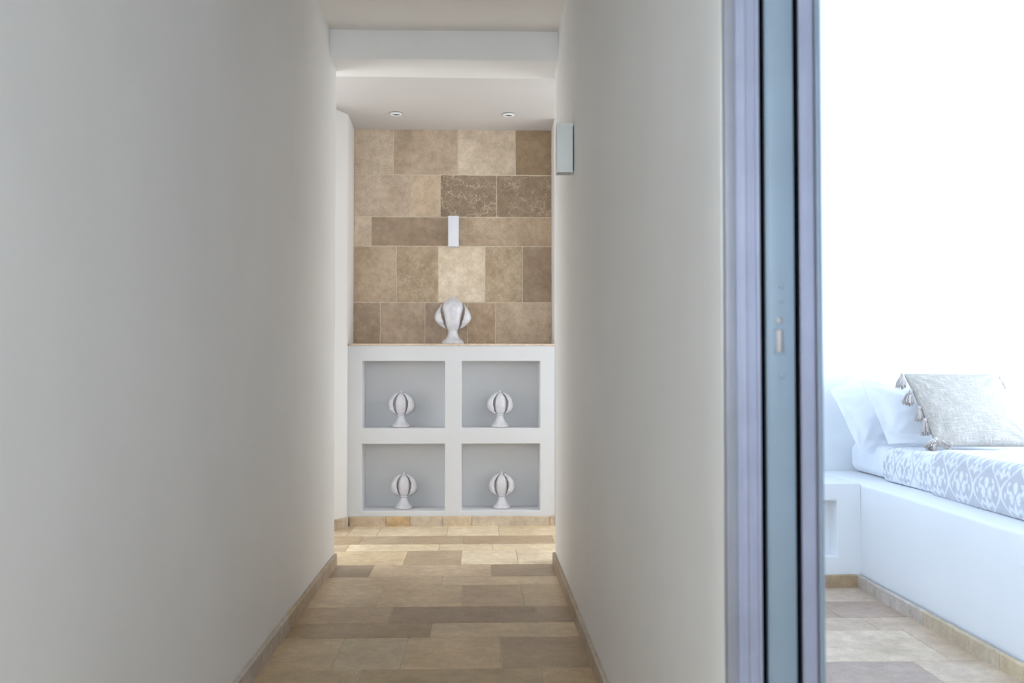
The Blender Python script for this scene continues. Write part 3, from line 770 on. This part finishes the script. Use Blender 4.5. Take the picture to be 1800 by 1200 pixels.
# pillows ----------------------------------------------------------------
def pillow(name, BL, BR, TR, TL, thick, mat, flange=0.0, pinch=.012, n=44, wr=.006, seed=0, droop=None, power=.55):
    BL, BR, TR, TL = map(Vector, (BL, BR, TR, TL))
    nrm = (BR - BL).cross(TL - BL).normalized()      # faces the viewer (-y)
    wlen = (BR - BL).length; hlen = (TL - BL).length
    bm_ = bmesh.new(); uvl = bm_.loops.layers.uv.new('uv')
    def P(u, v, side):
        pu = pinch * 4 * v * (1 - v) * (1 - 2 * u); pv = pinch * 4 * u * (1 - u) * (1 - 2 * v)
        p = (BL * (1 - u) + BR * u) * (1 - v) + (TL * (1 - u) + TR * u) * v
        p = p + (BR - BL).normalized() * pu + (TL - BL).normalized() * pv
        fu = min(u, 1 - u) * wlen; fv = min(v, 1 - v) * hlen
        e = max(0, min(fu, fv) - flange)
        iu = max(0, min(1, (u * wlen - flange) / (wlen - 2 * flange))); iv = max(0, min(1, (v * hlen - flange) / (hlen - 2 * flange)))
        b_ = (max(0, 4 * iu * (1 - iu)) ** power) * (max(0, 4 * iv * (1 - iv)) ** power)
        q = Vector((u * 6, v * 6, seed))
        edge_w = min(1, e / .05)
        wrk = wr * (noise.noise(q) + .6 * noise.noise(q * 2.3)) * (.4 + .6 * edge_w)
        if flange: wrk -= .004 * math.exp(-((e - .004) / .006) ** 2) * (e > 0) - .0025 * (e <= 0)
        # creases radiating from the corners
        for (cu, cv) in ((0, 0), (0, 1), (1, 0), (1, 1)):
            du, dv = (u - cu) * wlen, (v - cv) * hlen; r_ = math.hypot(du, dv)
            if r_ > 1e-4: wrk += wr * .8 * math.sin(math.atan2(dv, du) * 14 + seed) * math.exp(-((r_ - .10) / .08) ** 2)
        p = p + nrm * (side * thick / 2 * b_ + wrk + side * .0015)
        if droop: p = p + droop(u, v)
        return p
    F_, B_ = {}, {}
    for i in range(n + 1):
        for j in range(n + 1):
            F_[i, j] = bm_.verts.new(P(i / n, j / n, 1))
            B_[i, j] = F_[i, j] if i in (0, n) or j in (0, n) else bm_.verts.new(P(i / n, j / n, -1))
    for i in range(n):
        for j in range(n):
            for D, o_ in ((F_, 1), (B_, -1)):
                ids = [(i, j), (i + 1, j), (i + 1, j + 1), (i, j + 1)]
                if o_ < 0: ids = ids[::-1]
                f = bm_.faces.new([D[k] for k in ids])
                for l, k in zip(f.loops, ids): l[uvl].uv = (k[0] / n * wlen * 2.2, k[1] / n * hlen * 2.2)
    o_ = finish(name, bm_, mat, angle=180)
    m_ = o_.modifiers.new('smooth', 'SUBSURF'); m_.levels = 1; m_.render_levels = 1
    return o_, P
def hang(u, v):   # lower left corner of the open pillowcase end hangs over the mattress
    k = max(0, 1 - u / .16)
    return Vector((0, -.05 * k * (1 - v), -.012 * k))
o, _ = pillow('pillow', (1.905, 4.985, .612), (2.66, 5.08, .69), (2.62, 5.23, 1.02), (1.835, 5.20, .935), .16, M_SHEET, .055, .006, seed=2.2, wr=.008,
       droop=lambda u, v: hang(u, v) + Vector((0, 0, .055 * math.exp(-((u - .22) / .16) ** 2) * v)))
tag(o, 'white pillow leaning on the wall, its open left end overhanging the mattress edge', 'pillow')
bm = None
o, _ = pillow('pillow', (1.985, 4.80, .672), (2.70, 4.82, .675), (2.655, 5.02, 1.005), (1.925, 5.01, .965), .17, M_SHEET, .05, .006, seed=5.7, wr=.006,
       droop=lambda u, v: Vector((0, 0, .03 * math.exp(-((u - .12) / .15) ** 2) * v)))
tag(o, 'white pillow between the tasselled cushion and the pillow against the wall', 'pillow')
cus, CP = pillow('cushion', (2.125, 4.585, .675), (2.60, 4.545, .675), (2.535, 4.80, 1.018), (2.075, 4.83, 1.022), 0.13, M_WEAVE, 0.0, .009, seed=9.1, wr=.003, power=.5)
tag(cus, 'natural woven linen cushion with tassels leaning on the white pillow', 'cushion')

def tassel(top, direction, length, spread, seed):
    """knotted head and a skirt of yarn strands"""
    rnd = random.Random(seed); bm_ = bmesh.new()
    top = Vector(top); d = Vector(direction).normalized()
    a = d.orthogonal().normalized(); b_ = d.cross(a)
    def tube(pts, r_):
        prev = None
        for k, p in enumerate(pts):
            t = (pts[min(k + 1, len(pts) - 1)] - pts[max(k - 1, 0)]).normalized(); x_ = t.orthogonal().normalized(); y2 = t.cross(x_)
            ring = [bm_.verts.new(p + (x_ * math.cos(q) + y2 * math.sin(q)) * r_) for q in (0, 1.57, 3.14, 4.71)]
            if prev:
                for i in range(4): bm_.faces.new((prev[i], prev[(i + 1) % 4], ring[(i + 1) % 4], ring[i]))
            prev = ring
        bm_.faces.new(prev)
    # head
    rings = []
    for t, r_ in ((-.03, .002), (.0, .006), (.08, .0095), (.18, .0095), (.24, .0065), (.30, .008)):
        rings.append([bm_.verts.new(top + d * (t * length) + (a * math.cos(q * math.pi / 5) + b_ * math.sin(q * math.pi / 5)) * r_) for q in range(10)])
    for R0, R1 in zip(rings, rings[1:]):
        for i in range(10): bm_.faces.new((R0[i], R0[(i + 1) % 10], R1[(i + 1) % 10], R1[i]))
    bm_.faces.new(rings[0][::-1]); bm_.faces.new(rings[-1])
    for k in range(120):
        q = rnd.uniform(0, 2 * math.pi); s_ = math.sqrt(rnd.random()); L = length * rnd.uniform(.80, 1.06)
        out = (a * math.cos(q) + b_ * math.sin(q)); pts = []
        for m_ in range(6):
            t = m_ / 5
            w_ = .006 * s_ + (spread * s_) * t ** .6
            pts.append(top + d * (length * .24 + (L - length * .24) * t) + out * w_ + (a * rnd.uniform(-1, 1) + b_ * rnd.uniform(-1, 1)) * .0012 + Vector((0, 0, -.004 * t)))
        tube(pts, .0016)
    return finish('tassel', bm_, M_TASSEL, cus)
for k, (vv, dv, ln, spd) in enumerate((
        (.985, (-.30, -.25, -1), .070, .019), (.76, (-.42, -.25, -1), .072, .022), (.53, (-.12, -.2, -1), .066, .016), (.37, (-.05, -.25, -1), .074, .020))):
    p = CP(0, vv, 0); tassel(p + Vector((-.004, -.01, .004)), dv, ln, spd, k)
p = CP(.01, .03, 0); tassel(p + Vector((0, -.005, .035)), (-.75, -.3, -.8), .066, .024, 11); tassel(p + Vector((.02, -.02, .018)), (.25, -.8, -.35), .045, .016, 12)
p = CP(1, .97, 0); tassel(p + Vector((.006, -.002, -.004)), (.25, .1, -1), .066, .012, 13)
p = CP(1, .03, 0); tassel(p + Vector((.004, -.01, .03)), (.7, -.3, -.8), .05, .018, 14)
